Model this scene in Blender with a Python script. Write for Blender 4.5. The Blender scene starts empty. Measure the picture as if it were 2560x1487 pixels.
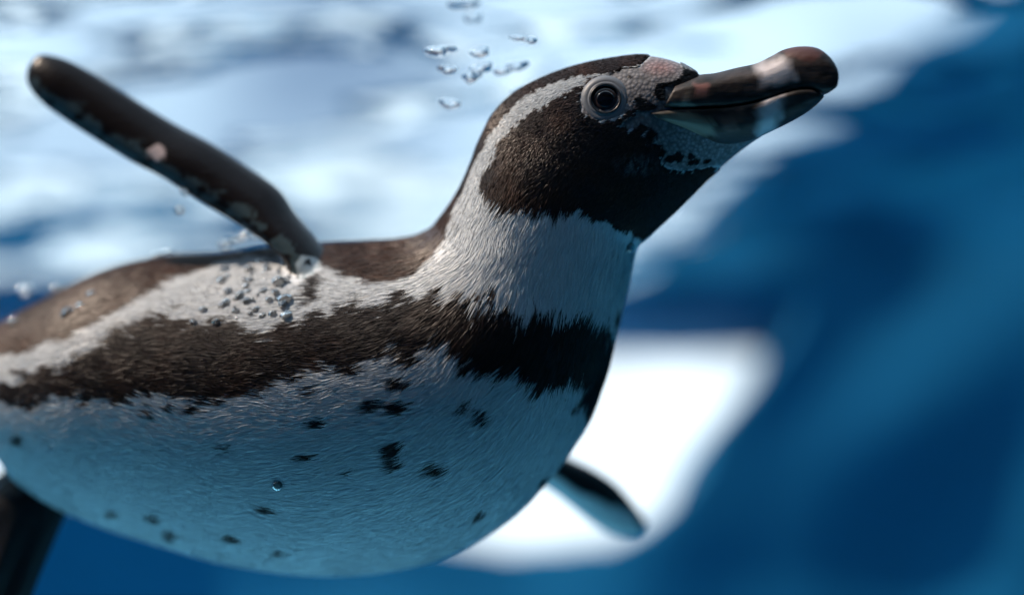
import bpy, bmesh, math, random
import numpy as np
from mathutils import Vector, kdtree

R = math.radians
random.seed(7)
rng = np.random.default_rng(7)
scene = bpy.context.scene
col = scene.collection

# ------------------------------------------------------------------ camera
PITCH = R(18.0)
CAM = np.array([0.0, 0.0, -0.45])            # metres; the calm water surface is z = 0
FWD = np.array([0.0, math.cos(PITCH), math.sin(PITCH)])
UPV = np.array([0.0, -math.sin(PITCH), math.cos(PITCH)])
RGT = np.array([1.0, 0.0, 0.0])
DIST = 0.70                                  # camera to the swimming bird
PX = 1.0 / 6000.0                            # metres per photo pixel at that distance (photo seen 2520 wide)

cd = bpy.data.cameras.new('camera')
cam = bpy.data.objects.new('camera', cd); col.objects.link(cam)
cam.location = CAM; cam.rotation_euler = (R(90) + PITCH, 0, 0)
cd.sensor_width = 36; cd.lens = 60; cd.clip_start = 0.01; cd.clip_end = 500
cd.dof.use_dof = True; cd.dof.focus_distance = 0.687; cd.dof.aperture_fstop = 1.5
scene.camera = cam

# ------------------------------------------------------------------ sky and sun
SUN_DIR = np.array([-0.62, -0.19, 0.76]); SUN_DIR /= np.linalg.norm(SUN_DIR)
SUN_EL = math.asin(SUN_DIR[2]); SUN_AZ = math.atan2(SUN_DIR[0], SUN_DIR[1])
w = bpy.data.worlds.new('World'); scene.world = w; w.use_nodes = True
nt = w.node_tree; nt.nodes.clear()
def wn(t, **k):
    n = nt.nodes.new(t)
    for a, b in k.items(): setattr(n, a, b)
    return n
sky = wn('ShaderNodeTexSky', sky_type='NISHITA', sun_disc=False)
sky.sun_elevation = SUN_EL; sky.sun_rotation = SUN_AZ
sky.air_density = 1.0; sky.dust_density = 2.0; sky.ozone_density = 1.5
tc = wn('ShaderNodeTexCoord'); nz = wn('ShaderNodeTexNoise')
nz.inputs['Scale'].default_value = 4.5; nz.inputs['Detail'].default_value = 5
ramp = wn('ShaderNodeValToRGB')
ramp.color_ramp.elements[0].position = 0.33; ramp.color_ramp.elements[1].position = 0.56
mix = wn('ShaderNodeMix', data_type='RGBA'); mix.inputs['B'].default_value = (9.2, 10.4, 11.6, 1)   # bright thin cloud
bg = wn('ShaderNodeBackground'); bg.inputs['Strength'].default_value = 0.08
wo = wn('ShaderNodeOutputWorld')
L = nt.links.new
L(tc.outputs['Generated'], nz.inputs['Vector']); L(nz.outputs['Fac'], ramp.inputs['Fac'])
L(ramp.outputs['Color'], mix.inputs['Factor']); L(sky.outputs['Color'], mix.inputs['A'])
L(mix.outputs['Result'], bg.inputs['Color']); L(bg.outputs['Background'], wo.inputs['Surface'])

sd = bpy.data.lights.new('sun', 'SUN'); sd.energy = 5.0; sd.angle = R(0.5); sd.color = (1.0, 0.66, 0.47)
sun = bpy.data.objects.new('sun', sd); col.objects.link(sun)
sun.rotation_euler = Vector(SUN_DIR).to_track_quat('Z', 'Y').to_euler()

vs = scene.view_settings
vs.view_transform = 'Standard'; vs.look = 'None'; vs.exposure = 0.55; vs.gamma = 1.0; vs.use_curve_mapping = False
scene.cycles.use_denoising = True
scene.cycles.max_bounces = 10; scene.cycles.transparent_max_bounces = 12
scene.cycles.caustics_reflective = False; scene.cycles.caustics_refractive = False

# ------------------------------------------------------------------ helpers
def U(px, py, d=0.0):
    """photo pixel (2520 wide) + depth in pixel units beyond the bird's plane -> world points"""
    px = np.asarray(px, float); py = np.asarray(py, float); d = np.asarray(d, float)
    dist = DIST + d * PX
    s = PX * dist / DIST
    return (CAM + dist[..., None] * FWD + ((px - 1260) * s)[..., None] * RGT + ((731 - py) * s)[..., None] * UPV)

def pix(P):
    q = np.asarray(P) - CAM
    dist = q @ FWD
    k = DIST / dist / PX
    return np.stack([1260 + (q @ RGT) * k, 731 - (q @ UPV) * k], -1), (dist - DIST) / PX

def z1(x, y): return ((1200 + x * .3757) * .984375, (80 + y * .3757) * .984375)
def z3(x, y): return (x * .39683 * .984375, (560 + y * .39683) * .984375)
def z4(x, y): return ((700 + x * .38258) * .984375, (540 + y * .38258) * .984375)
def conv(f, pts): return [f(*p) for p in pts]

def hash2(ix, iy, seed):
    n = (ix.astype(np.int64) * 374761393 + iy.astype(np.int64) * 668265263 + seed * 974711) & 0x7fffffff
    n = ((n ^ (n >> 13)) * 1274126177) & 0x7fffffff
    return ((n ^ (n >> 16)) & 0xffff) / 65535.0
def vnoise(x, y, seed=0):
    ix = np.floor(x); iy = np.floor(y); fx = x - ix; fy = y - iy
    fx = fx * fx * (3 - 2 * fx); fy = fy * fy * (3 - 2 * fy)
    a = hash2(ix, iy, seed); b = hash2(ix + 1, iy, seed); c = hash2(ix, iy + 1, seed); d = hash2(ix + 1, iy + 1, seed)
    return (a + (b - a) * fx + (c - a) * fy + (a - b - c + d) * fx * fy) * 2 - 1

def sdf_poly(p, poly):
    """signed distance, positive inside"""
    poly = np.asarray(poly, float); n = len(poly)
    d = np.full(len(p), 1e18); inside = np.zeros(len(p), bool)
    for i in range(n):
        a = poly[i]; b = poly[(i + 1) % n]; e = b - a; v = p - a
        t = np.clip((v @ e) / max(e @ e, 1e-9), 0, 1)
        q = v - t[:, None] * e
        d = np.minimum(d, (q * q).sum(1))
        c = (a[1] > p[:, 1]) != (b[1] > p[:, 1])
        if abs(e[1]) > 1e-9:
            xi = a[0] + (p[:, 1] - a[1]) / e[1] * e[0]
            inside ^= c & (p[:, 0] < xi)
    d = np.sqrt(d)
    return np.where(inside, d, -d)

def catmull(K, n):
    K = np.asarray(K, float); m = len(K)
    P = np.vstack([2 * K[0] - K[1], K, 2 * K[-1] - K[-2]])
    t = np.linspace(0, m - 1, n); i = np.minimum(t.astype(int), m - 2); f = (t - i)[:, None]
    p0, p1, p2, p3 = P[i], P[i + 1], P[i + 2], P[i + 3]
    return 0.5 * (2 * p1 + (p2 - p0) * f + (2 * p0 - 5 * p1 + 4 * p2 - p3) * f * f + (3 * p1 - p0 - 3 * p2 + p3) * f ** 3)

def loft_grid(rings, n, m, expo=2.0, flat=0):
    """rings: (topx, topy, botx, boty, centre depth, half depth[, lean]) in photo pixels"""
    rings = [r if len(r) == 7 else tuple(r) + (0.0,) for r in rings]
    K = catmull(rings, n)
    ph = np.linspace(0, 2 * math.pi, m, endpoint=False)
    c, s = np.cos(ph), np.sin(ph)
    if expo != 2.0:
        c = np.sign(c) * np.abs(c) ** (2 / expo); s = np.sign(s) * np.abs(s) ** (2 / expo)
    if flat:                                        # one half of the section boxy, so two halves close on a line
        h = (c * flat) > 0; e = 2 / 7.0
        c = np.where(h, np.sign(c) * np.abs(c) ** e, c); s = np.where(h, np.sign(s) * np.abs(s) ** e, s)
    cx = (K[:, 0] + K[:, 2]) / 2; cy = (K[:, 1] + K[:, 3]) / 2
    ax = (K[:, 0] - K[:, 2]) / 2; ay = (K[:, 1] - K[:, 3]) / 2
    # perspective of the ring itself comes from the ring centre only, so rings stay true ellipses
    C = U(cx, cy, K[:, 4]); sc = PX * (DIST + K[:, 4] * PX) / DIST
    A = (ax * sc)[:, None] * RGT - (ay * sc)[:, None] * UPV
    Wd = (K[:, 5] * sc)[:, None] * (-FWD)
    lean = (K[:, 6] * sc)[:, None] * FWD            # tips the top of a ring away from the viewer
    return C[:, None] + (A + lean)[:, None] * c[None, :, None] + Wd[:, None] * s[None, :, None]

def grid_mesh_data(G, cap=True):
    n, m = G.shape[:2]
    V = G.reshape(-1, 3); idx = np.arange(n * m).reshape(n, m)
    a = idx[:-1]; b = idx[1:]
    F = np.stack([a, np.roll(a, -1, 1), np.roll(b, -1, 1), b], -1).reshape(-1, 4).tolist()
    V = V.tolist()
    if cap:
        V.append(G[0].mean(0).tolist()); k = len(V) - 1
        F += [[k, int(idx[0, (j + 1) % m]), int(idx[0, j])] for j in range(m)]
        V.append(G[-1].mean(0).tolist()); k = len(V) - 1
        F += [[k, int(idx[-1, j]), int(idx[-1, (j + 1) % m])] for j in range(m)]
    return V, F

def mesh_obj(name, V, F, mat, parent=None, smooth=True):
    me = bpy.data.meshes.new(name); me.from_pydata(V, [], F); me.update()
    if smooth: me.polygons.foreach_set('use_smooth', [True] * len(me.polygons))
    if mat: me.materials.append(mat)
    o = bpy.data.objects.new(name, me); col.objects.link(o)
    if parent: o.parent = parent
    return o

def set_color(me, C, name='plumage_colour'):
    at = me.attributes.new(name, 'FLOAT_COLOR', 'POINT')
    C4 = np.ones((len(C), 4), np.float32); C4[:, :3] = C
    at.data.foreach_set('color', C4.ravel())

def set_float(me, F, name):
    at = me.attributes.new(name, 'FLOAT', 'POINT'); at.data.foreach_set('value', np.asarray(F, np.float32))

def tag(o, label, cat, group=None, kind=None):
    o['label'] = label; o['category'] = cat
    if group: o['group'] = group
    if kind: o['kind'] = kind
    return o

def mat_new(name):
    m = bpy.data.materials.new(name); m.use_nodes = True
    t = m.node_tree; b = t.nodes['Principled BSDF']
    return m, t, b
def nd(t, ty, **k):
    n = t.nodes.new(ty)
    for a, b in k.items(): setattr(n, a, b)
    return n

# ------------------------------------------------------------------ materials of the setting
def paint(name, c1, c2, scale, rough, bump=0.3):
    m, t, b = mat_new(name)
    n = nd(t, 'ShaderNodeTexNoise'); n.inputs['Scale'].default_value = scale; n.inputs['Detail'].default_value = 6
    r = nd(t, 'ShaderNodeMix', data_type='RGBA'); r.inputs['A'].default_value = (*c1, 1); r.inputs['B'].default_value = (*c2, 1)
    bp = nd(t, 'ShaderNodeBump'); bp.inputs['Strength'].default_value = bump; bp.inputs['Distance'].default_value = 0.01
    tcn = nd(t, 'ShaderNodeTexCoord')
    t.links.new(tcn.outputs['Object'], n.inputs['Vector'])
    t.links.new(n.outputs['Fac'], r.inputs['Factor']); t.links.new(r.outputs['Result'], b.inputs['Base Color'])
    t.links.new(n.outputs['Fac'], bp.inputs['Height']); t.links.new(bp.outputs['Normal'], b.inputs['Normal'])
    b.inputs['Roughness'].default_value = rough; b.inputs['Specular IOR Level'].default_value = 0.12
    return m
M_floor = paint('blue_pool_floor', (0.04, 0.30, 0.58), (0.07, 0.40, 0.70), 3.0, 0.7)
M_bounce = paint('pale_blue_bounce', (0.13, 0.58, 0.95), (0.22, 0.68, 0.97), 6.0, 0.8)  # for the added shelf that throws light up at the belly
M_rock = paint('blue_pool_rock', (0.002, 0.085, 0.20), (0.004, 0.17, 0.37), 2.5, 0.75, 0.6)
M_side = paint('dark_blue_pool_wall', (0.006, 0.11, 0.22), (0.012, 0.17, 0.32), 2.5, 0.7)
M_block = paint('dark_light_block', (0.03, 0.03, 0.035), (0.05, 0.05, 0.05), 6, 0.8)

M_pane, t, b = mat_new('lit_window_pane')
t.nodes.remove(b); e = nd(t, 'ShaderNodeEmission')
e.inputs['Color'].default_value = (0.76, 0.90, 1.0, 1); e.inputs['Strength'].default_value = 1.0
n = nd(t, 'ShaderNodeTexNoise'); n.inputs['Scale'].default_value = 7.0; n.inputs['Detail'].default_value = 1
mr = nd(t, 'ShaderNodeMapRange'); mr.inputs['From Min'].default_value = 0.35; mr.inputs['From Max'].default_value = 0.6
mr.inputs['To Min'].default_value = 0.66; mr.inputs['To Max'].default_value = 1.1
tcn = nd(t, 'ShaderNodeTexCoord'); t.links.new(tcn.outputs['Object'], n.inputs['Vector'])
t.links.new(n.outputs['Fac'], mr.inputs['Value']); t.links.new(mr.outputs['Result'], e.inputs['Strength'])
t.links.new(e.outputs['Emission'], t.nodes['Material Output'].inputs['Surface'])

# water seen from below: a mirror at flat angles, clear where a wave tips towards the viewer
M_water, t, b = mat_new('water_surface'); t.nodes.remove(b)
fr = nd(t, 'ShaderNodeFresnel'); fr.inputs['IOR'].default_value = 1.114
tr = nd(t, 'ShaderNodeBsdfTransparent'); tr.inputs['Color'].default_value = (0.74, 0.90, 1.0, 1)
gl = nd(t, 'ShaderNodeBsdfGlossy'); gl.inputs['Roughness'].default_value = 0.02; gl.inputs['Color'].default_value = (0.9, 0.97, 1, 1)
mx = nd(t, 'ShaderNodeMixShader'); bp = nd(t, 'ShaderNodeBump')
n = nd(t, 'ShaderNodeTexNoise'); n.inputs['Scale'].default_value = 26; n.inputs['Detail'].default_value = 3
mp = nd(t, 'ShaderNodeMapping'); mp.inputs['Scale'].default_value = (0.35, 1, 1)
tcn = nd(t, 'ShaderNodeTexCoord')
t.links.new(tcn.outputs['Object'], mp.inputs['Vector']); t.links.new(mp.outputs['Vector'], n.inputs['Vector'])
bp.inputs['Strength'].default_value = 0.45; bp.inputs['Distance'].default_value = 0.01
t.links.new(n.outputs['Fac'], bp.inputs['Height'])
for q in (fr, gl): t.links.new(bp.outputs['Normal'], q.inputs['Normal'])
t.links.new(fr.outputs['Fac'], mx.inputs['Fac']); t.links.new(tr.outputs['BSDF'], mx.inputs[1]); t.links.new(gl.outputs['BSDF'], mx.inputs[2])
t.links.new(mx.outputs['Shader'], t.nodes['Material Output'].inputs['Surface'])

# ------------------------------------------------------------------ the pool
WALL_Y = 1.36
# water surface
tt = np.linspace(-1, 1, 640); xs = 2.4 * (0.30 * tt + 0.70 * tt ** 3)
tt = np.linspace(-1, 1, 560); ys = 1.0 + np.where(tt < 0, 2.6, 1.2) * (0.30 * tt + 0.70 * tt ** 3)
X, Y = np.meshgrid(xs, ys); Z = np.zeros_like(X)
for k in range(46):
    lam = 0.035 * (0.34 / 0.035) ** rng.random(); ang = R(72) + rng.normal(0, 0.36)
    kx, ky = math.cos(ang) * 2 * math.pi / lam, math.sin(ang) * 2 * math.pi / lam
    Z += 0.0078 * lam * np.sin(kx * X + ky * Y + rng.random() * 6.28)
sw = np.clip((X - 0.02 - 0.25 * (1.2 - Y)) / 0.35, 0, 1); sw = sw * sw * (3 - 2 * sw)
Z += 0.15 * np.clip(Y - 1.0, -.5, .5) * sw * np.exp(-np.clip(X - .9, 0, 9) * 3)          # swell added so the right side mirrors the dark basin
idx = np.arange(X.size).reshape(X.shape)
F = np.stack([idx[:-1, :-1], idx[:-1, 1:], idx[1:, 1:], idx[1:, :-1]], -1).reshape(-1, 4).tolist()
o = mesh_obj('water_surface', np.stack([X, Y, Z], -1).reshape(-1, 3).tolist(), F, M_water); o['kind'] = 'structure'

# pool floor
xs = np.linspace(-2.5, 2.5, 60); ys = np.linspace(-1.6, 1.8, 120); X, Y = np.meshgrid(xs, ys)
shelf = np.clip((Y - 0.34) / 0.22, 0, 1); shelf = shelf * shelf * (3 - 2 * shelf) * np.clip((0.75 - X) / 0.4, 0, 1)
Z = -2.3 + 1.50 * shelf + 0.03 * vnoise(X * 2, Y * 2, 5)        # unseen shelf added to bounce light up; basin deepened to darken the near side
idx = np.arange(X.size).reshape(X.shape)
F = np.stack([idx[:-1, :-1], idx[:-1, 1:], idx[1:, 1:], idx[1:, :-1]], -1).reshape(-1, 4).tolist()
VV = np.stack([X, Y, Z], -1).reshape(-1, 3); Fa = np.array(F)
pale = VV[Fa, 1].mean(1) > 0.48; pale &= VV[Fa, 0].mean(1) < 0.55
for nm, sel, mt in (('pool_floor', ~pale, M_floor), ('bounce_shelf', pale, M_bounce)):
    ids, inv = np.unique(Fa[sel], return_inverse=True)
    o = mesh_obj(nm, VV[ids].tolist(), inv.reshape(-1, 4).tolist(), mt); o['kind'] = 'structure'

# rock wall behind the bird with a recess for the window; raised above water on the right to darken the surface
def wall_hit(px, py, y):
    P = U(np.array(px), np.array(py), 0 * np.array(px)); d = P - CAM
    k = (y - CAM[1]) / d[..., 1]
    return CAM + d * k[..., None]
wp = [(-320, 770), (600, 752), (1300, 742), (1700, 752), (1930, 742), (1925, 790), (1850, 900), (1725, 1045), (1668, 1185), (1570, 1272),
      (1500, 1305), (1250, 1318), (1000, 1280), (500, 1185), (150, 1180), (50, 1212), (-300, 1195)]
hp = wall_hit([p[0] for p in wp], [p[1] for p in wp], WALL_Y)
poly = hp[:, [0, 2]]
xs = np.linspace(-2.5, 2.5, 500); sv = np.linspace(0, 1, 190)
X, Sv = np.meshgrid(xs, sv)
top = 0.04 + np.clip(xs - 0.12, 0, .9) * 0.8 + 0.05 * vnoise(xs * 5, xs * 0, 9) + .02 * vnoise(xs * 17, xs * 0, 10)
Z = -1.0 + (top[None] + 1.0) * Sv
Y = WALL_Y + 0.05 * vnoise(X * 3, Z * 3, 11) + 0.02 * vnoise(X * 9, Z * 9, 12) + 0.10 * np.clip((X - 0.2), 0, 2)
sd_ = sdf_poly(np.stack([X.ravel(), Z.ravel()], -1), poly).reshape(X.shape)
inn = np.clip(sd_ / 0.02 + 0.5, 0, 1); inn = inn * inn * (3 - 2 * inn)
Y = Y * (1 - inn) + (WALL_Y + 0.30) * inn
V = np.stack([X, Y, Z], -1)
back = V[-1].copy(); back[:, 1] += 0.9
V = np.concatenate([V, back[None]], 0)
idx = np.arange(V.shape[0] * V.shape[1]).reshape(V.shape[:2])
F = np.stack([idx[:-1, :-1], idx[:-1, 1:], idx[1:, 1:], idx[1:, :-1]], -1).reshape(-1, 4).tolist()
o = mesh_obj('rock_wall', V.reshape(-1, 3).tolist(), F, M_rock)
tag(o, 'blue painted rock wall of the pool behind the swimming penguin', 'wall')

def box(name, x0, x1, y0, y1, z0, z1_, mat, parent=None):
    bm = bmesh.new(); bmesh.ops.create_cube(bm, size=1)
    for v in bm.verts:
        v.co = ((x0 + x1) / 2 + v.co.x * (x1 - x0), (y0 + y1) / 2 + v.co.y * (y1 - y0), (z0 + z1_) / 2 + v.co.z * (z1_ - z0))
    me = bpy.data.meshes.new(name); bm.to_mesh(me); bm.free(); me.materials.append(mat)
    o = bpy.data.objects.new(name, me); col.objects.link(o); o.parent = parent
    return o
x0, x1_ = poly[:, 0].min() - .05, poly[:, 0].max() + .05
za, zb = poly[:, 1].min() - .05, min(poly[:, 1].max() + .05, -0.01)
o = box('viewing_window', x0, x1_, WALL_Y + 0.15, WALL_Y + 0.17, za, zb, M_pane)
tag(o, 'brightly lit white viewing window in the rock wall beyond the penguin', 'window')
for nm, a in (('side_wall_left', (-2.6, -2.45, 0.12)), ('sky_block_wall_right', (1.35, 1.5, 1.3))):  # right wall, out of view, moved in and raised to block sky light
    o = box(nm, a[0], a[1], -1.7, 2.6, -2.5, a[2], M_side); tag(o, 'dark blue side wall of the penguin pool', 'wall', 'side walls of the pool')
o = box('unseen_dim_wall', -2.44, 2.44, -1.75, -1.55, -2.5, 0.55, M_side); tag(o, 'unseen dark blue wall added to dim the light facing the bird', 'wall')  # unseen wall added to keep light from the camera side low
o = box('light_block_deck', -2.44, 2.44, -1.54, -0.02, 0.42, 0.50, M_block); tag(o, 'dark unseen deck added to shade the near side of the pool', 'deck')  # unseen slab added to shade the floor on the camera side

# ------------------------------------------------------------------ the penguin: shape
BODY = [  # topx topy botx boty depth halfdepth
    (-330, 935, -325, 955, 640, 60), (-240, 905, -230, 985, 620, 120), (-120, 862, -115, 1030, 580, 190), (0, 800, 0, 1100, 540, 240),
    (120, 735, 110, 1218, 500, 285), (270, 664, 255, 1286, 455, 330), (420, 630, 420, 1340, 415, 355), (560, 622, 600, 1386, 380, 375),
    (700, 606, 790, 1407, 345, 388), (830, 597, 970, 1394, 315, 392), (930, 591, 1130, 1346, 285, 385), (1000, 583, 1270, 1257, 255, 365),
    (1045, 568, 1375, 1142, 225, 335), (1075, 545, 1450, 1024, 200, 305), (1100, 512, 1494, 905, 175, 275), (1124, 475, 1524, 785, 152, 250),
    (1147, 430, 1549, 680, 132, 228), (1166, 385, 1570, 605, 115, 210), (1186, 335, 1607, 568, 100, 195), (1216, 280, 1655, 525, 88, 185),
    (1265, 231, 1700, 481, 76, 175), (1332, 194, 1740, 441, 64, 165), (1412, 165, 1779, 407, 52, 152), (1500, 146, 1810, 380, 38, 138),
    (1580, 138, 1834, 362, 24, 124), (1650, 150, 1852, 349, 8, 108), (1702, 176, 1868, 339, -10, 92), (1750, 215, 1880, 331, -25, 74),
    (1800, 262, 1890, 322, -40, 40)]
NEAR = [  # near flipper; top edge, bottom edge
    (930, 690, 820, 770, 250, 60, 40), (870, 668, 770, 735, 200, 90, 60), (812, 632, 732, 684, 165, 70, 40), (770, 578, 690, 628, 175, 62, 30),
    (724, 522, 630, 578, 195, 58, 25), (684, 464, 566, 538, 215, 56, 20), (612, 412, 490, 493, 235, 55, 20), (520, 352, 410, 441, 255, 54, 20),
    (430, 304, 328, 398, 275, 52, 20), (330, 243, 240, 345, 292, 48, 15), (242, 188, 158, 292, 308, 44, 10), (172, 149, 98, 246, 320, 40, 8),
    (118, 133, 70, 206, 328, 28, 5), (92, 135, 66, 172, 332, 12, 0)]
FAR = [
    (1180, 1000, 1130, 1090, 520, 50), (1300, 1075, 1250, 1150, 600, 60), (1395, 1122, 1345, 1200, 660, 60), (1460, 1152, 1405, 1245, 700, 55),
    (1515, 1188, 1455, 1285, 730, 50), (1552, 1228, 1495, 1308, 755, 42), (1578, 1262, 1535, 1318, 775, 32), (1592, 1288, 1568, 1316, 785, 14)]
LEG = [
    (190, 1150, 20, 1080, 440, 60), (178, 1225, 20, 1160, 420, 62), (168, 1252, -20, 1205, 400, 60), (142, 1312, -50, 1270, 385, 50),
    (112, 1385, -80, 1350, 375, 42), (82, 1464, -110, 1430, 368, 36), (50, 1540, -140, 1500, 362, 30), (10, 1600, -120, 1580, 358, 16)]
TAIL = [(-200, 905, -195, 985, 620, 110), (-330, 950, -325, 985, 680, 120), (-470, 1010, -465, 1030, 750, 90), (-560, 1055, -557, 1065, 800, 40)]

G_body = loft_grid(BODY, 230, 128)
G_near = loft_grid(NEAR, 90, 40)
G_far = loft_grid(FAR, 60, 36)
G_leg = loft_grid(LEG, 60, 36)
LEG2 = [(a, b - 25, c, d - 25, e + 260, f) for a, b, c, d, e, f in LEG]
G_leg2 = loft_grid(LEG2, 60, 36)
G_tail = loft_grid(TAIL, 30, 30)

# webbing grooves and toes on the feet
for G in (G_leg, G_leg2):
    n, m = G.shape[:2]
    tt = np.linspace(0, 1, n)[:, None]; ph = np.linspace(0, 2 * math.pi, m, endpoint=False)[None]
    amp = 0.0016 * np.clip((tt - .35) * 3, 0, 1) * np.cos(np.cos(ph) * 9.0)
    G += (-FWD)[None, None] * (amp * np.sign(np.sin(ph)))[..., None]

shells = [G_body, G_near, G_far, G_leg, G_leg2, G_tail]
V = []; F = []
for G in shells:
    v, f = grid_mesh_data(G); k = len(V); V += v; F += [[i + k for i in q] for q in f]
tmp = mesh_obj('penguin_shells', V, F, None)
bm = bmesh.new(); bm.from_mesh(tmp.data); bmesh.ops.recalc_face_normals(bm, faces=bm.faces); bm.to_mesh(tmp.data); bm.free()
rm = tmp.modifiers.new('remesh', 'REMESH'); rm.mode = 'VOXEL'; rm.voxel_size = 0.00075; rm.use_smooth_shade = True
sm = tmp.modifiers.new('smooth', 'SMOOTH'); sm.factor = 0.5; sm.iterations = 6
dg = bpy.context.evaluated_depsgraph_get()
me = bpy.data.meshes.new_from_object(tmp.evaluated_get(dg)); me.name = 'body'
bpy.data.objects.remove(tmp)
nv = len(me.vertices); P = np.empty(nv * 3, np.float32); me.vertices.foreach_get('co', P); P = P.reshape(-1, 3).astype(float)

# which shell does a vertex belong to
kd = kdtree.KDTree(sum(G.shape[0] * G.shape[1] for G in shells)); own = []
for si, G in enumerate(shells):
    for q in G.reshape(-1, 3): kd.insert(q, len(own)); own.append(si)
kd.balance(); own = np.array(own)
shell = np.array([own[kd.find(p)[1]] for p in P])
body_v = shell == 0

# ------------------------------------------------------------------ the penguin: markings, laid out on its flank
WHITE = np.array([0.68, 0.74, 0.80]); DARK = np.array([0.015, 0.011, 0.011]); SUN_BROWN = np.array([0.050, 0.019, 0.008])
SKIN = np.array([0.22, 0.22, 0.24]); FLIP = np.array([0.008, 0.006, 0.007])
band_up = conv(z3, [(-400, 1130), (0, 1010), (150, 950), (300, 850), (400, 880), (500, 820), (620, 780), (700, 735), (770, 680), (800, 625), (900, 600),
                    (1000, 585), (1080, 540), (1130, 590), (1300, 600), (1500, 610), (1600, 640), (1700, 690), (1800, 650)]) + \
    conv(z4, [(150, 690), (300, 640), (400, 590), (500, 600), (520, 550), (640, 580), (720, 530), (780, 490), (850, 540), (960, 525), (1000, 500),
              (1100, 535), (1200, 520), (1300, 560), (1450, 610), (1550, 650), (1650, 590), (1720, 600), (1800, 645), (1900, 650), (2000, 640),
              (2100, 680), (2150, 760), (2190, 735), (2400, 760)])
band_lo = conv(z4, [(2300, 1200), (2070, 1190), (2045, 1240), (1990, 1180), (1940, 1230), (1950, 1110), (1900, 1080), (1800, 1110), (1700, 1130), (1620, 1060), (1500, 1010),
                    (1450, 1050), (1380, 1030), (1300, 985), (1200, 965), (1120, 905), (1050, 860), (950, 840), (870, 900), (760, 890), (650, 930),
                    (550, 965), (480, 1000), (400, 1010), (250, 1005), (150, 1080), (0, 1085)]) + \
    conv(z3, [(1650, 1080), (1400, 1095), (1320, 1130), (1150, 1110), (930, 1090), (860, 1130), (700, 1130), (530, 1120), (400, 1110), (350, 1150),
              (100, 1120), (0, 1110), (-400, 1100)])
P_band = band_up + band_lo
P_back = [(-700, 1200), (-400, 1080)] + conv(z3, [(-300, 960), (0, 830), (300, 775), (500, 690), (650, 610), (900, 485), (1080, 385), (1250, 300), (1450, 250), (1650, 200), (1900, 220)]) + \
    [(800, 650), (850, 680), (930, 695), (985, 692), (1030, 668), (1062, 640), (1085, 600), (1100, 555), (1120, 505), (1140, 455), (1150, 425), (1100, 380), (600, 400), (-500, 600), (-900, 900)]
P_crown = conv(z1, [(-60, 900), (20, 790), (62, 700), (132, 605), (212, 518), (305, 432), (430, 366), (570, 316), (690, 292), (790, 282), (830, 290), (900, 268), (960, 240), (1060, 230),
                    (1110, 185), (1150, 150), (1100, 60), (700, 60), (300, 200), (0, 500), (-200, 800)])
P_cheek = conv(z1, [(780, 300), (650, 372), (560, 424), (450, 486), (335, 548), (260, 606), (218, 634), (186, 695), (130, 720), (110, 790), (90, 830), (40, 920), (15, 1010),
                    (30, 1080), (60, 1130), (130, 1180), (220, 1190), (270, 1170), (330, 1205), (400, 1190), (460, 1195), (480, 1230), (560, 1200), (650, 1190), (700, 1225),
                    (780, 1280), (830, 1250), (900, 1310), (950, 1340), (1010, 1310), (1040, 1365), (1075, 1375), (1200, 1400), (1700, 1000), (1540, 890), (1480, 910), (1350, 925), (1250, 905),
                    (1205, 870), (1215, 780), (1120, 720), (1080, 640), (1020, 650), (930, 630), (1000, 560), (1060, 520), (1150, 520), (1130, 480), (1070, 450), (1030, 500),
                    (960, 545), (900, 575), (830, 590), (740, 580), (690, 540), (665, 480), (680, 410), (720, 350), (800, 310)])
P_notch = conv(z1, [(1370, 250), (1450, 270), (1480, 330), (1350, 345), (1230, 365), (1250, 460), (1200, 460), (1165, 400), (1180, 350), (1340, 310)])
P_skin = conv(z1, [(760, 300), (830, 290), (900, 268), (960, 240), (1060, 230), (1110, 185), (1150, 150), (1260, 150), (1330, 210), (1400, 280), (1500, 280), (1900, 400), (2000, 700), (1700, 900), (1540, 890),
                   (1480, 910), (1350, 925), (1250, 905), (1205, 870), (1215, 780), (1120, 720), (1080, 640), (1020, 650), (930, 630), (1000, 560), (960, 545), (900, 575), (830, 590),
                   (740, 580), (690, 540), (665, 480), (680, 410), (720, 350)])
P_nape = [(1330, 170), (1335, 200), (1268, 238), (1222, 288), (1194, 340), (1174, 390), (1156, 436), (1134, 482), (1112, 520), (1060, 520), (1140, 300)]
P_pit_shade = conv(z3, [(1960, 350), (2060, 290), (2040, 420), (1990, 500), (1935, 530), (1920, 460)])  # shade in the wing pit, painted as a dark patch
SPOTS = [  # x, y, rx, ry, tilt in photo pixels
    (991, 938, 22, 12, 0), (930, 998, 22, 12, -8), (992, 1000, 22, 15, -12), (1156, 992, 16, 10, 20), (1196, 1014, 17, 12, 25), (792, 1041, 14, 12, 0),
    (775, 960, 14, 10, 0), (758, 1125, 15, 9, -15), (978, 1105, 22, 15, -15), (983, 1140, 19, 11, -10), (864, 1158, 8, 9, 0), (1082, 1150, 19, 13, 20),
    (560, 1106, 11, 11, 0), (669, 1258, 14, 9, 20), (588, 1327, 15, 9, 15), (697, 1360, 9, 6, 10), (1191, 1257, 14, 6, -30), (1347, 1172, 14, 6, -40),
    (430, 1318, 10, 13, 0), (387, 1277, 12, 9, 25), (288, 1263, 8, 9, 0), (55, 1085, 10, 12, 0), (1210, 718, 8, 11, 0), (1180, 735, 9, 12, 0),
    (1075, 715, 10, 6, 0), (1125, 725, 9, 7, 0), (430, 1005, 8, 12, 10), (545, 985, 9, 12, 0), (375, 1018, 9, 14, 20), (480, 1010, 8, 8, 0),
    (1520, 770, 6, 12, 0), (880, 905, 22, 10, -10), (1010, 880, 28, 14, 0)]
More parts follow.
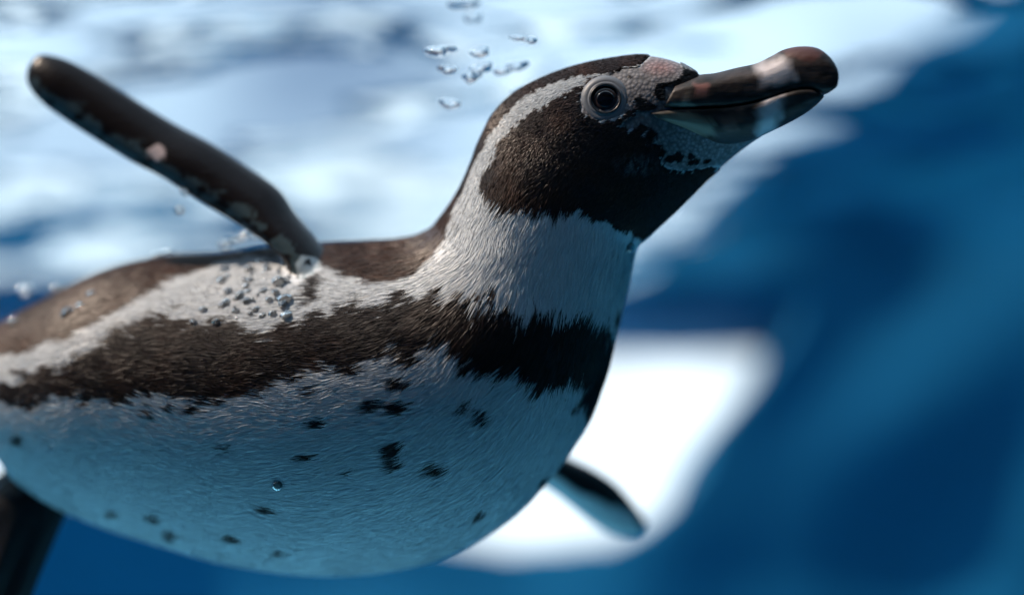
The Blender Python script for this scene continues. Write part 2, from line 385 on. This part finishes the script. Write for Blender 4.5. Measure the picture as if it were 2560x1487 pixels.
FSPOTS = [(1325, 830, 26, 24, 0), (1405, 825, 18, 18, 0), (1443, 862, 18, 15, 0), (1510, 858, 28, 9, -10), (1400, 870, 14, 10, 0), (1270, 840, 40, 14, -10), (1140, 690, 28, 40, 20),
          (1190, 790, 40, 30, 20), (1075, 640, 32, 30, 0), (1000, 297, 14, 11, 0), (1110, 485, 50, 28, 10), (1060, 460, 16, 30, 0)]
FSPOTS = [(*z1(a, b), c * .37, d * .37, e) for a, b, c, d, e in FSPOTS]

def spots_mask(p, spots, jit=0.35):
    m = np.zeros(len(p)); spots = [(a, b_, c * 1.35, d * 1.35, e) for a, b_, c, d, e in spots]
    nzx = vnoise(p[:, 0] / 7, p[:, 1] / 7, 31) * jit
    for x, y, rx, ry, a in spots:
        c, s = math.cos(R(a)), math.sin(R(a)); dx, dy = p[:, 0] - x, p[:, 1] - y
        d = np.hypot((dx * c + dy * s) / rx, (-dx * s + dy * c) / ry) + nzx
        m = np.maximum(m, np.clip((1.05 - d) / 0.22, 0, 1))
    return m

def step(d, s=2.0): return np.clip(d / s + 0.5, 0, 1)

def markings(p, jag=1.0):
    """photo-plane position on the flank -> colour, bare-skin mask, dark mask"""
    x, y = p[:, 0], p[:, 1]
    n1 = vnoise(x / 22, y / 26, 1) * 13 + vnoise(x / 9, y / 12, 2) * 9
    n2 = vnoise(x / 11, y / 11, 3) * 6 + vnoise(x / 5, y / 5, 4) * 4
    blur = np.clip((700 - x) / 400, 0, 1)
    band = step(sdf_poly(p, P_band) + n1 * jag, 3)
    # loose white flecks inside the lower part of the band
    fl = step(vnoise(x / 13, y / 17, 8) + vnoise(x / 6, y / 8, 18) * .5 - 0.72 - np.clip(sdf_poly(p, P_band) - 12, 0, 90) / 60, .15) * .8
    band = band * (1 - fl)
    back = step(sdf_poly(p, P_back) + n1 * .5 * jag, 6)
    crown = step(sdf_poly(p, P_crown) + n2 * .5 * jag, 3); cheek = step(sdf_poly(p, P_cheek) + n2 * jag, 3)
    skin = step(sdf_poly(p, P_skin) + n2 * .4, 4) * (1 - cheek) * (1 - crown)
    spots = spots_mask(p, SPOTS)
    fs = np.maximum(spots_mask(p, FSPOTS, .5), step(sdf_poly(p, P_notch) + n2 * .4, 3))
    dark = np.maximum.reduce([band, back, crown, cheek, spots, step(sdf_poly(p, P_pit_shade), 5), step(sdf_poly(p, P_nape) + n2 * .4, 4)])
    C = WHITE[None] * np.ones((len(p), 1))
    dk = DARK[None] + (SUN_BROWN - DARK)[None] * np.clip(0.05 + back * .6 + .25 * vnoise(x / 60, y / 60, 21), 0, 1)[:, None]  # back browner: its own brown with sun warmth put into the colour
    C = C * (1 - dark[:, None]) + dk * dark[:, None]
    # paler grizzled feathers low on the cheek
    ch = (np.clip(1.2 - np.hypot((x - z1(1040, 880)[0]) / 55, (y - z1(1040, 880)[1]) / 28), 0, 1) * cheek * np.clip(vnoise(x / 5, y / 9, 45) + .5, 0, 1))[:, None]
    C = C * (1 - .35 * ch) + np.array([.20, .22, .24]) * .35 * ch
    sk = SKIN[None] * (1 + .12 * vnoise(x / 14, y / 10, 40))[:, None]
    # flush of pink on the brow
    pk = np.clip(1 - np.hypot((x - 1625) / 60, (y - 165) / 30), 0, 1)[:, None]
    sk = sk * (1 - .6 * pk) + np.array([.42, .20, .19]) * .6 * pk
    C = C * (1 - skin[:, None]) + sk * skin[:, None]
    C = C * (1 - fs[:, None]) + DARK * fs[:, None]
    return C, skin * (1 - fs), dark

p2, dep = pix(P)
C, skin, dark = markings(p2)
# flippers, feet, tail
m = np.isin(shell, (3, 4, 5)); C[m] = (0.010, 0.010, 0.012); skin[m] = 0
m = shell == 1
pf = p2[m]
low = sdf_poly(pf, [(a[2], a[3]) for a in NEAR[2:]] + [(a[2] + 30, a[3] - 36) for a in NEAR[:1:-1]])
mot = np.clip((vnoise(pf[:, 0] / 24, pf[:, 1] / 18, 50) + .5 * vnoise(pf[:, 0] / 10, pf[:, 1] / 10, 51) + np.clip(low, -30, 14) / 22) * 2 - .5, 0, 1)
Cf = FLIP[None] * np.ones((m.sum(), 1)); Cf += mot[:, None] * np.array([.035, .06, .07]) * 1.2
wh = spots_mask(pf, [(385, 376, 17, 15, 0)], .4); Cf = Cf * (1 - wh[:, None]) + np.array([.6, .5, .5]) * wh[:, None]
rt = step(sdf_poly(pf, conv(z3, [(1860, 250), (1900, 195), (1990, 210), (2050, 260), (2020, 310), (1960, 330), (1930, 420), (1890, 380)])), 5)
Cf = Cf * (1 - rt[:, None]) + np.array([.45, .55, .6]) * rt[:, None]
dot = spots_mask(pf, [(757, 644, 8, 6, 0)]); Cf = Cf * (1 - dot[:, None]) + FLIP * dot[:, None]
C[m] = Cf; skin[m] = 0
m = shell == 2
pf = p2[m]
up = step(sdf_poly(pf, [(1200, 960), (1395, 1110), (1470, 1140), (1545, 1205), (1610, 1290), (1588, 1308), (1552, 1262), (1522, 1246), (1482, 1236), (1432, 1212), (1362, 1168), (1150, 1050)]) + 6 * vnoise(pf[:, 0] / 20, pf[:, 1] / 20, 60), 6)
C[m] = np.array([.55, .60, .62]) * (1 - up[:, None]) + FLIP * up[:, None]; skin[m] = 0
set_color(me, C); set_float(me, skin, 'bare_skin'); set_float(me, (shell == 1) | (shell == 2), 'flipper')

M_bird, t, b = mat_new('penguin_skin_and_down')
a = nd(t, 'ShaderNodeAttribute', attribute_name='plumage_colour'); s_ = nd(t, 'ShaderNodeAttribute', attribute_name='bare_skin')
tcn = nd(t, 'ShaderNodeTexCoord')
vo = nd(t, 'ShaderNodeTexVoronoi'); vo.inputs['Scale'].default_value = 620
nz_ = nd(t, 'ShaderNodeTexNoise'); nz_.inputs['Scale'].default_value = 500; nz_.inputs['Detail'].default_value = 4
t.links.new(tcn.outputs['Object'], vo.inputs['Vector']); t.links.new(tcn.outputs['Object'], nz_.inputs['Vector'])
mm = nd(t, 'ShaderNodeMix'); t.links.new(s_.outputs['Fac'], mm.inputs['Factor'])
t.links.new(nz_.outputs['Fac'], mm.inputs['A']); t.links.new(vo.outputs['Distance'], mm.inputs['B'])
bp = nd(t, 'ShaderNodeBump'); bp.inputs['Strength'].default_value = 0.5; bp.inputs['Distance'].default_value = 0.0006; bp.invert = True
t.links.new(mm.outputs['Result'], bp.inputs['Height']); t.links.new(bp.outputs['Normal'], b.inputs['Normal'])
cr = nd(t, 'ShaderNodeMapRange'); cr.inputs['From Min'].default_value = .1; cr.inputs['From Max'].default_value = .7
cr.inputs['To Min'].default_value = 1.15; cr.inputs['To Max'].default_value = .55
t.links.new(vo.outputs['Distance'], cr.inputs['Value'])
m2 = nd(t, 'ShaderNodeMix', data_type='RGBA', blend_type='MULTIPLY'); t.links.new(s_.outputs['Fac'], m2.inputs['Factor'])
t.links.new(a.outputs['Color'], m2.inputs['A']); t.links.new(cr.outputs['Result'], m2.inputs['B'])
t.links.new(m2.outputs['Result'], b.inputs['Base Color'])
fa = nd(t, 'ShaderNodeAttribute', attribute_name='flipper'); fmr = nd(t, 'ShaderNodeMapRange')
fmr.inputs['To Min'].default_value = 0.3; fmr.inputs['To Max'].default_value = 0.16
t.links.new(fa.outputs['Fac'], fmr.inputs['Value']); t.links.new(fmr.outputs['Result'], b.inputs['Specular IOR Level'])
frr = nd(t, 'ShaderNodeMapRange'); frr.inputs['To Min'].default_value = 0.42; frr.inputs['To Max'].default_value = 0.30
t.links.new(fa.outputs['Fac'], frr.inputs['Value']); t.links.new(frr.outputs['Result'], b.inputs['Roughness'])
me.materials.append(M_bird)

root = bpy.data.objects.new('penguin', None); col.objects.link(root)
root.location = U(np.array(700.), np.array(1000.), np.array(380.))
tag(root, 'banded penguin with spotted white belly swimming just under the water surface', 'penguin')
bpy.context.view_layer.update()
def attach(o):
    o.parent = root; o.matrix_parent_inverse = root.matrix_world.inverted(); return o
body = bpy.data.objects.new('body', me); col.objects.link(body); attach(body)

# ------------------------------------------------------------------ plumage: short stiff feathers lying along the bird
M_feather, t, b = mat_new('wet_feather')
a = nd(t, 'ShaderNodeAttribute', attribute_name='plumage_colour'); t.links.new(a.outputs['Color'], b.inputs['Base Color'])
b.inputs['Roughness'].default_value = 0.42; b.inputs['Specular IOR Level'].default_value = 0.27

n, mm_ = G_body.shape[:2]
dT = np.gradient(G_body, axis=0)
dP = (np.roll(G_body, -1, 1) - np.roll(G_body, 1, 1)) / 2
N = np.cross(dT, dP); N /= np.linalg.norm(N, axis=-1, keepdims=True) + 1e-12
cen = G_body.mean(1, keepdims=True)
if ((G_body - cen) * N).sum() < 0: N = -N
area = np.linalg.norm(np.cross(dT, dP), axis=-1)
_, depg = pix(G_body.reshape(-1, 3))
gp, _ = pix(G_body.reshape(-1, 3)); gx = gp[:, 0].reshape(n, mm_)
headw = np.clip((np.arange(n) / (n - 1) * (len(BODY) - 1) - 16.0) / 2.5, 0, 1)[:, None]      # 0 on the body, 1 on the head
nearside = (N @ (-FWD)) > -0.25
dens = area * (1 + 5.0 * headw) * np.where(nearside, 1.0, 0.30)
cdf = np.cumsum(dens.ravel()); cdf /= cdf[-1]
NF = 430000
pick = np.searchsorted(cdf, rng.random(NF))
i, j = pick // mm_, pick % mm_
fi, fj = rng.random(NF), rng.random(NF)
i = np.minimum(i, n - 2); i2, j2 = i + 1, (j + 1) % mm_
def bil(A):
    return (A[i, j] * ((1 - fi) * (1 - fj))[:, None] + A[i2, j] * (fi * (1 - fj))[:, None] + A[i, j2] * ((1 - fi) * fj)[:, None] + A[i2, j2] * (fi * fj)[:, None])
Q = bil(G_body); Nn = bil(N); Nn /= np.linalg.norm(Nn, axis=1, keepdims=True)
T = -bil(dT); T -= (T * Nn).sum(1)[:, None] * Nn; T /= np.linalg.norm(T, axis=1, keepdims=True) + 1e-12
B = np.cross(Nn, T)
hw = headw[i, 0]
q2, _ = pix(Q)
# combing: neighbouring feathers lean together
lean = 0.22 * vnoise(q2[:, 0] / 70, q2[:, 1] / 70, 70) + 0.22 * vnoise(q2[:, 0] / 22, q2[:, 1] / 22, 71) + rng.normal(0, .09, NF)
T, B = T * np.cos(lean)[:, None] + B * np.sin(lean)[:, None], B * np.cos(lean)[:, None] - T * np.sin(lean)[:, None]
flen = (60 * (1 - hw) + 16 * hw)
qm, _ = pix(Q + T * (flen * .6 * PX)[:, None])
Cq, skq, dkq = markings(qm, 1.25)
skq = np.maximum(skq, markings(q2, 1.25)[1])
keep = (skq < 0.4)
# none where the flipper grows out
kq = sdf_poly(q2, [(690, 600), (830, 600), (840, 660), (780, 700), (720, 690)])
keep &= ~((kq > 0) & (Nn @ (-FWD) > 0))
keep &= (q2[:, 0] < 1850)
Q, Nn, T, B, hw, q2, Cq, dkq = [v[keep] for v in (Q, Nn, T, B, hw, q2, Cq, dkq)]
NF = len(Q)
lngth = (66 * (1 - hw) + 15 * hw) * (0.75 + .5 * rng.random(NF)) * PX
wdt = (1.8 * (1 - hw) + 2.0 * hw) * (0.75 + .5 * rng.random(NF)) * PX
roll = rng.normal(0, 0.11 + .12 * hw, NF)
Bn = B * np.cos(roll)[:, None] + Nn * np.sin(roll)[:, None]
lift = (2.6 * (1 - hw) + 2.4 * hw) * (0.4 + 1.2 * rng.random(NF)) * PX
r0 = Q - Nn * (1.0 * PX)
mid = Q + T * (lngth * .5)[:, None] + Nn * (lift * .6 + .8 * PX)[:, None]
tip = Q + T * lngth[:, None] + Nn * (lift + .4 * PX)[:, None]
# follow the curve of the body: pull tips back along a sphere-like fall-off
le = mid - Bn * wdt[:, None] - Nn * (.7 * PX); ri = mid + Bn * wdt[:, None] - Nn * (.7 * PX)
Vf = np.stack([r0, le, tip, ri], 1).reshape(-1, 3)
base = np.arange(NF) * 4
tris = np.stack([np.stack([base, base + 1, base + 2], -1), np.stack([base, base + 2, base + 3], -1)], 1).reshape(-1, 3)
fm = bpy.data.meshes.new('plumage')
fm.vertices.add(len(Vf)); fm.vertices.foreach_set('co', Vf.astype(np.float32).ravel())
fm.loops.add(len(tris) * 3); fm.loops.foreach_set('vertex_index', tris.astype(np.int32).ravel())
fm.polygons.add(len(tris)); fm.polygons.foreach_set('loop_start', np.arange(len(tris), dtype=np.int32) * 3)
fm.update(calc_edges=True)
var = np.exp(rng.normal(0, .10, NF))
isd = dkq > .5
Cfv = Cq * np.where(isd, np.exp(rng.normal(0, .38, NF)), var)[:, None]
C4 = np.repeat(Cfv[:, None], 4, 1)
C4[:, 2] *= np.where(isd, 1.25 + 1.9 * hw, 0.9)[:, None]           # paler dark-feather tips, raised on the head to paint in fill-light glints
C4 = np.clip(C4, 0, .85)
set_color(fm, C4.reshape(-1, 3)); fm.materials.append(M_feather)
plum = bpy.data.objects.new('plumage', fm); col.objects.link(plum); attach(plum); plum['kind'] = 'stuff'

# ------------------------------------------------------------------ bill
UP = [(1300, 345, 1200, 530), (1440, 292, 1350, 532), (1560, 276, 1500, 527), (1700, 241, 1640, 517), (1830, 212, 1790, 493), (1930, 165, 1920, 458),
      (2020, 118, 2050, 415), (2130, 97, 2170, 402), (2240, 108, 2265, 415), (2320, 165, 2325, 400), (2370, 240, 2362, 372), (2386, 300, 2378, 335)]
LO = [(1100, 560, 1220, 630), (1300, 530, 1420, 700), (1450, 520, 1580, 742), (1600, 510, 1730, 735), (1720, 496, 1850, 700), (1840, 470, 1960, 650),
      (1960, 432, 2080, 590), (2080, 400, 2180, 530), (2180, 395, 2250, 475), (2240, 405, 2290, 432)]
upw = [100, 98, 92, 84, 77, 71, 66, 62, 56, 46, 32, 10]; low_w = [98, 95, 88, 80, 72, 66, 60, 54, 44, 16]
UPR = [(*z1(a, b_), *z1(c, d), -15 - 13.0 * k, upw[k]) for k, (a, b_, c, d) in enumerate(UP)]
LOR = [(*z1(a, b_), *z1(c, d), -10 - 14.5 * k, low_w[k]) for k, (a, b_, c, d) in enumerate(LO)]
G_up = loft_grid(UPR, 90, 64, 2.0, -1); G_lo = loft_grid(LOR, 80, 56, 2.0, 1)
M_bill, t, b = mat_new('horny_bill')
a = nd(t, 'ShaderNodeAttribute', attribute_name='plumage_colour'); t.links.new(a.outputs['Color'], b.inputs['Base Color'])
nz_ = nd(t, 'ShaderNodeTexNoise'); nz_.inputs['Scale'].default_value = 160; nz_.inputs['Detail'].default_value = 5
mp = nd(t, 'ShaderNodeMapping'); mp.inputs['Scale'].default_value = (.4, 1, 1); tcn = nd(t, 'ShaderNodeTexCoord')
t.links.new(tcn.outputs['Object'], mp.inputs['Vector']); t.links.new(mp.outputs['Vector'], nz_.inputs['Vector'])
bp = nd(t, 'ShaderNodeBump'); bp.inputs['Strength'].default_value = .6; bp.inputs['Distance'].default_value = .0015
t.links.new(nz_.outputs['Fac'], bp.inputs['Height']); t.links.new(bp.outputs['Normal'], b.inputs['Normal'])
b.inputs['Roughness'].default_value = .52; b.inputs['Specular IOR Level'].default_value = .32
def bill_part(name, G, patch, extra):
    V, F = grid_mesh_data(G); o = mesh_obj(name, V, F, M_bill); attach(o)
    bm = bmesh.new(); bm.from_mesh(o.data); bmesh.ops.recalc_face_normals(bm, faces=bm.faces); bm.to_mesh(o.data); bm.free()
    p, _ = pix(np.array(V)); x, y = p[:, 0], p[:, 1]
    nn = vnoise(x / 26, y / 14, 80) + .6 * vnoise(x / 11, y / 7, 81)
    C = np.array([.020, .015, .015])[None] * (1 + .8 * np.clip(nn, -1, 1.2))[:, None]
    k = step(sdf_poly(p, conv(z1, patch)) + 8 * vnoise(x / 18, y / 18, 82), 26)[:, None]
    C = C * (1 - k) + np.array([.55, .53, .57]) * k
    for pl, cc, soft in extra:
        k = (step(sdf_poly(p, conv(z1, pl)) + 9 * nn, 12) * .85)[:, None]; C = C * (1 - k) + np.array(cc) * k
    set_color(o.data, C); return o
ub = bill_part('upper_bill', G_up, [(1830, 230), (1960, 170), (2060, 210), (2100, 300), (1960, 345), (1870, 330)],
               [([(1420, 340), (1520, 330), (1540, 400), (1480, 420), (1430, 390)], (.26, .12, .11), 10), ([(1200, 490), (1400, 470), (1450, 515), (1300, 560), (1180, 560)], (.16, .17, .15), 10),
                ([(1950, 130), (2150, 60), (2300, 130), (2200, 190), (2050, 165)], (.075, .025, .022), 10)])
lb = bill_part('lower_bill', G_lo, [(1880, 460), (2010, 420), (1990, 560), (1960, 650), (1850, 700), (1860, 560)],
               [([(1200, 540), (1420, 540), (1560, 600), (1560, 700), (1420, 690), (1300, 630)], (.20, .19, .15), 10), ([(1600, 560), (1750, 520), (1720, 640), (1620, 640)], (.14, .08, .07), 10)])

# ------------------------------------------------------------------ eye
ex, ey = z1(835, 445)
gpx, gdp = pix(G_body.reshape(-1, 3))
def eye_frame(side):
    nm = (N.reshape(-1, 3) @ (-FWD)) * side > 0.1
    dd = np.hypot(gpx[:, 0] - ex, gpx[:, 1] - ey) + np.where(nm, 0, 1e6)
    ki = np.argsort(dd)[:6]
    n_ = N.reshape(-1, 3)[ki].mean(0); n_ /= np.linalg.norm(n_)
    n_ = n_ * .75 - FWD * .35 * side; n_ /= np.linalg.norm(n_)
    x_ = np.cross(UPV, n_); x_ /= np.linalg.norm(x_)
    return U(np.array(ex), np.array(ey), np.array(gdp[ki].mean())), n_, x_, np.cross(n_, x_)
eC, eN, eX, eY = eye_frame(1)
def lathe(name, prof, mat, seg=56, sx=1.0, sy=1.0, wob=0.0, parent=None):
    ph = np.linspace(0, 2 * math.pi, seg, endpoint=False)
    V = []; F = []
    for r, h in prof:
        rr = r * (1 + wob * vnoise(np.cos(ph) * 3 + r, np.sin(ph) * 3, 90))
        V += (eC + (rr * np.cos(ph) * sx * PX)[:, None] * eX + (rr * np.sin(ph) * sy * PX)[:, None] * eY + h * PX * eN).tolist()
    k = len(prof)
    for a_ in range(k - 1):
        for s in range(seg):
            F.append([a_ * seg + s, a_ * seg + (s + 1) % seg, (a_ + 1) * seg + (s + 1) % seg, (a_ + 1) * seg + s])
    o = mesh_obj(name, V, F, mat); attach(o)
    bm = bmesh.new(); bm.from_mesh(o.data); bmesh.ops.remove_doubles(bm, verts=bm.verts, dist=1e-7); bm.normal_update()
    bmesh.ops.recalc_face_normals(bm, faces=bm.faces); bm.to_mesh(o.data); bm.free()
    return o
def plain(name, c, rough, spec=.5, coat=0):
    m, t, b = mat_new(name); b.inputs['Base Color'].default_value = (*c, 1); b.inputs['Roughness'].default_value = rough
    b.inputs['Specular IOR Level'].default_value = spec; b.inputs['Coat Weight'].default_value = coat
    n = nd(t, 'ShaderNodeTexNoise'); n.inputs['Scale'].default_value = 900; n.inputs['Detail'].default_value = 3
    tcn = nd(t, 'ShaderNodeTexCoord'); t.links.new(tcn.outputs['Object'], n.inputs['Vector'])
    bp = nd(t, 'ShaderNodeBump'); bp.inputs['Strength'].default_value = .2; bp.inputs['Distance'].default_value = .0003
    t.links.new(n.outputs['Fac'], bp.inputs['Height']); t.links.new(bp.outputs['Normal'], b.inputs['Normal'])
    return m
M_lid = plain('eyelid_skin', (.15, .17, .20), .5); M_iris = plain('iris', (.035, .022, .022), .25, .5, .3)
M_pupil = plain('pupil', (.002, .002, .003), .08, .5, .5); M_lidd = plain('dark_eyelid_rim', (.02, .02, .025), .35)
def sub_part(o, parent):
    bpy.context.view_layer.update(); o.parent = parent; o.matrix_parent_inverse = parent.matrix_world.inverted()
for side in (1, -1):
    eC, eN, eX, eY = eye_frame(side)
    eye = lathe('eye', [(68, -22), (61, -7), (55, -1.5), (48.5, 1.6), (45, 1.2), (42.5, 1.2), (41, 2.8), (38, 3.2), (35, 0), (34, -10)], M_lid, wob=.02)
    sub_part(lathe('eyelid_rim', [(39, 0), (37.5, 5), (35, 5.5), (32.5, 1), (31, -8)], M_lidd), eye)
    sub_part(lathe('iris', [(36, -7), (31, -1), (26, 2), (21, 3.5), (16, 3)], M_iris), eye)
    sub_part(lathe('pupil', [(21.5, 2.5), (20.5, 4.2), (16, 5.6), (9, 6.6), (0.01, 7)], M_pupil), eye)

# ------------------------------------------------------------------ air bubbles
M_air, t, b = mat_new('air_bubble'); t.nodes.remove(b)
fr = nd(t, 'ShaderNodeFresnel'); fr.inputs['IOR'].default_value = 1.33
lw = nd(t, 'ShaderNodeLayerWeight'); lw.inputs['Blend'].default_value = 0.35
rf = nd(t, 'ShaderNodeBsdfGlass'); rf.inputs['IOR'].default_value = 0.75; rf.inputs['Roughness'].default_value = 0.03
tp = nd(t, 'ShaderNodeBsdfTransparent'); gs = nd(t, 'ShaderNodeBsdfGlossy'); gs.inputs['Roughness'].default_value = .06
m1 = nd(t, 'ShaderNodeMixShader'); m1.inputs['Fac'].default_value = .7
m3 = nd(t, 'ShaderNodeMixShader')
t.links.new(tp.outputs['BSDF'], m1.inputs[1]); t.links.new(rf.outputs['BSDF'], m1.inputs[2])
t.links.new(lw.outputs['Fresnel'], m3.inputs['Fac']); t.links.new(m1.outputs['Shader'], m3.inputs[1]); t.links.new(gs.outputs['BSDF'], m3.inputs[2])
t.links.new(m3.outputs['Shader'], t.nodes['Material Output'].inputs['Surface'])
M_clear, t, b = mat_new('clear_air_bubble'); t.nodes.remove(b)
g = nd(t, 'ShaderNodeBsdfGlass'); g.inputs['IOR'].default_value = 0.75; g.inputs['Roughness'].default_value = 0.02
t.links.new(g.outputs['BSDF'], t.nodes['Material Output'].inputs['Surface'])
def bubble(px, py, d, rx, ry, label, group=None, tilt=0, seed=0, lump=0.16, mat=None):
    bm = bmesh.new(); bmesh.ops.create_icosphere(bm, subdivisions=4, radius=1)
    V = np.array([v.co[:] for v in bm.verts]); F = [[v.index for v in f.verts] for f in bm.faces]; bm.free()
    k = 1 + lump * vnoise(V[:, 0] * 1.5 + seed * 7.1, V[:, 2] * 1.5 + V[:, 1], seed)
    V = V * k[:, None]
    V[:, 2] = np.where(V[:, 2] > 0, V[:, 2] * .8, V[:, 2] * 1.1)
    c, s = math.cos(R(tilt)), math.sin(R(tilt))
    a_, b_ = V[:, 0] * rx, V[:, 2] * ry
    loc = U(np.array(float(px)), np.array(float(py)), np.array(float(d))); sc = PX * (DIST + d * PX) / DIST
    W = ((a_ * c - b_ * s) * sc)[:, None] * RGT + ((a_ * s + b_ * c) * sc)[:, None] * UPV + (V[:, 1] * rx * .9 * sc)[:, None] * FWD
    o = mesh_obj('air_bubble', W.tolist(), F, mat or M_air); o.location = loc
    return tag(o, label, 'bubble', group)
FREE = [(1081, 123, 37, 13, 3, 120, 'wide flat air bubble tilting below the surface left of the bubble trail'), (1102, 169, 25, 12, -3, 130, 'small dark rimmed air bubble beside a pair of joined bubbles'),
        (1184, 165, 29, 13, 14, 150, 'upper bubble of the joined dark pair behind the penguin head'), (1160, 184, 27, 16, 12, 145, 'lower bubble of the joined dark pair behind the penguin head'),
        (1108, 254, 25, 14, -10, 150, 'lowest free bubble hanging alone in open water behind the neck'), (1270, 162, 27, 13, 12, 190, 'bright end bubble of the pale cluster above the nape'),
        (1236, 172, 22, 11, 8, 190, 'pale bubble leading the bright cluster above the nape'), (1178, 127, 24, 14, 10, 120, 'faint round bubble between the dark pair and the surface'),
        (1272, 92, 19, 9, -5, 90, 'left half of the bright twin bubble above the crown'), (1306, 96, 19, 11, 3, 90, 'right half of the bright twin bubble above the crown'),
        (1275, 223, 18, 12, 20, 210, 'small white bubble touching the nape of the penguin'), (1165, 42, 24, 14, 0, 330, 'faint blurred bubble near the water surface'),
        (1140, 8, 34, 12, 0, 330, 'faint wide bubble touching the water surface')]
for k, (x, y, rx, ry, tl, d, lb_) in enumerate(FREE): bubble(x, y, d, rx, ry, lb_, 'free bubbles rising behind the head', tl, k, .3, M_clear)
def surf_depth(x, y):
    d_ = np.hypot(gpx[:, 0] - x, gpx[:, 1] - y) + np.where((N.reshape(-1, 3) @ (-FWD)) > 0, 0, 1e6)
    return gdp[np.argmin(d_)]
for k, (x, y, r, lb_) in enumerate([(1549, 606, 14, 'round bubble clinging to the throat under the dark cheek'), (683, 1191, 15, 'clear bubble drifting in front of the white belly'),
                                    (442, 515, 13, 'small pale bubble under the trailing edge of the raised flipper'), (456, 470, 11, 'tiny bubble tucked against the raised flipper')]):
    d = surf_depth(x, y) - 4 if k < 2 else 190
    bubble(x, y, d, r, r * .95, lb_, None, 0, 30 + k, .05)
back_b = [(60, 713, 20, 'back'), (140, 710, 17, 'back'), (174, 705, 15, 'back'), (32, 792, 14, 'back'), (168, 768, 18, 'back'), (200, 752, 14, 'back'), (225, 725, 14, 'back'),
          (388, 632, 20, 'back'), (412, 625, 17, 'back'), (345, 645, 13, 'back'), (555, 597, 17, 'fl'), (580, 585, 14, 'fl'), (600, 578, 15, 'fl'), (628, 576, 13, 'fl'), (588, 622, 13, 'fl'), (640, 645, 13, 'fl'),
          (612, 660, 12, 'fl'), (660, 668, 16, 'fl'), (685, 690, 18, 'fl'), (700, 735, 20, 'fl'), (650, 715, 14, 'fl'), (615, 690, 13, 'fl'), (590, 725, 12, 'fl'), (560, 740, 12, 'fl'), (705, 775, 18, 'fl'),
          (670, 770, 12, 'fl'), (630, 760, 12, 'fl'), (545, 690, 12, 'fl'), (500, 760, 11, 'fl'), (530, 790, 10, 'fl'), (475, 790, 9, 'fl')]
for k in range(46):
    a_ = rng.random() * 6.28; q_ = math.sqrt(rng.random())
    x_, y_ = 625 + 105 * q_ * math.cos(a_), 715 + 75 * q_ * math.sin(a_) - 20 * math.cos(a_) * q_
    back_b.append((x_, y_, 5 + 9 * rng.random() ** 2, 'fl'))
for k, (x, y, r, wch) in enumerate(back_b):
    lb_, g_ = (('glinting bubble clinging to the dark brown back near the tail', 'bubbles on the back') if wch == 'back' else
               ('foam bubble clustered on the flank behind the raised flipper', 'foam bubbles behind the flipper'))
    bubble(x, y, surf_depth(x, y) - 2, r, r * .8, lb_, g_, 15, 50 + k, .12)
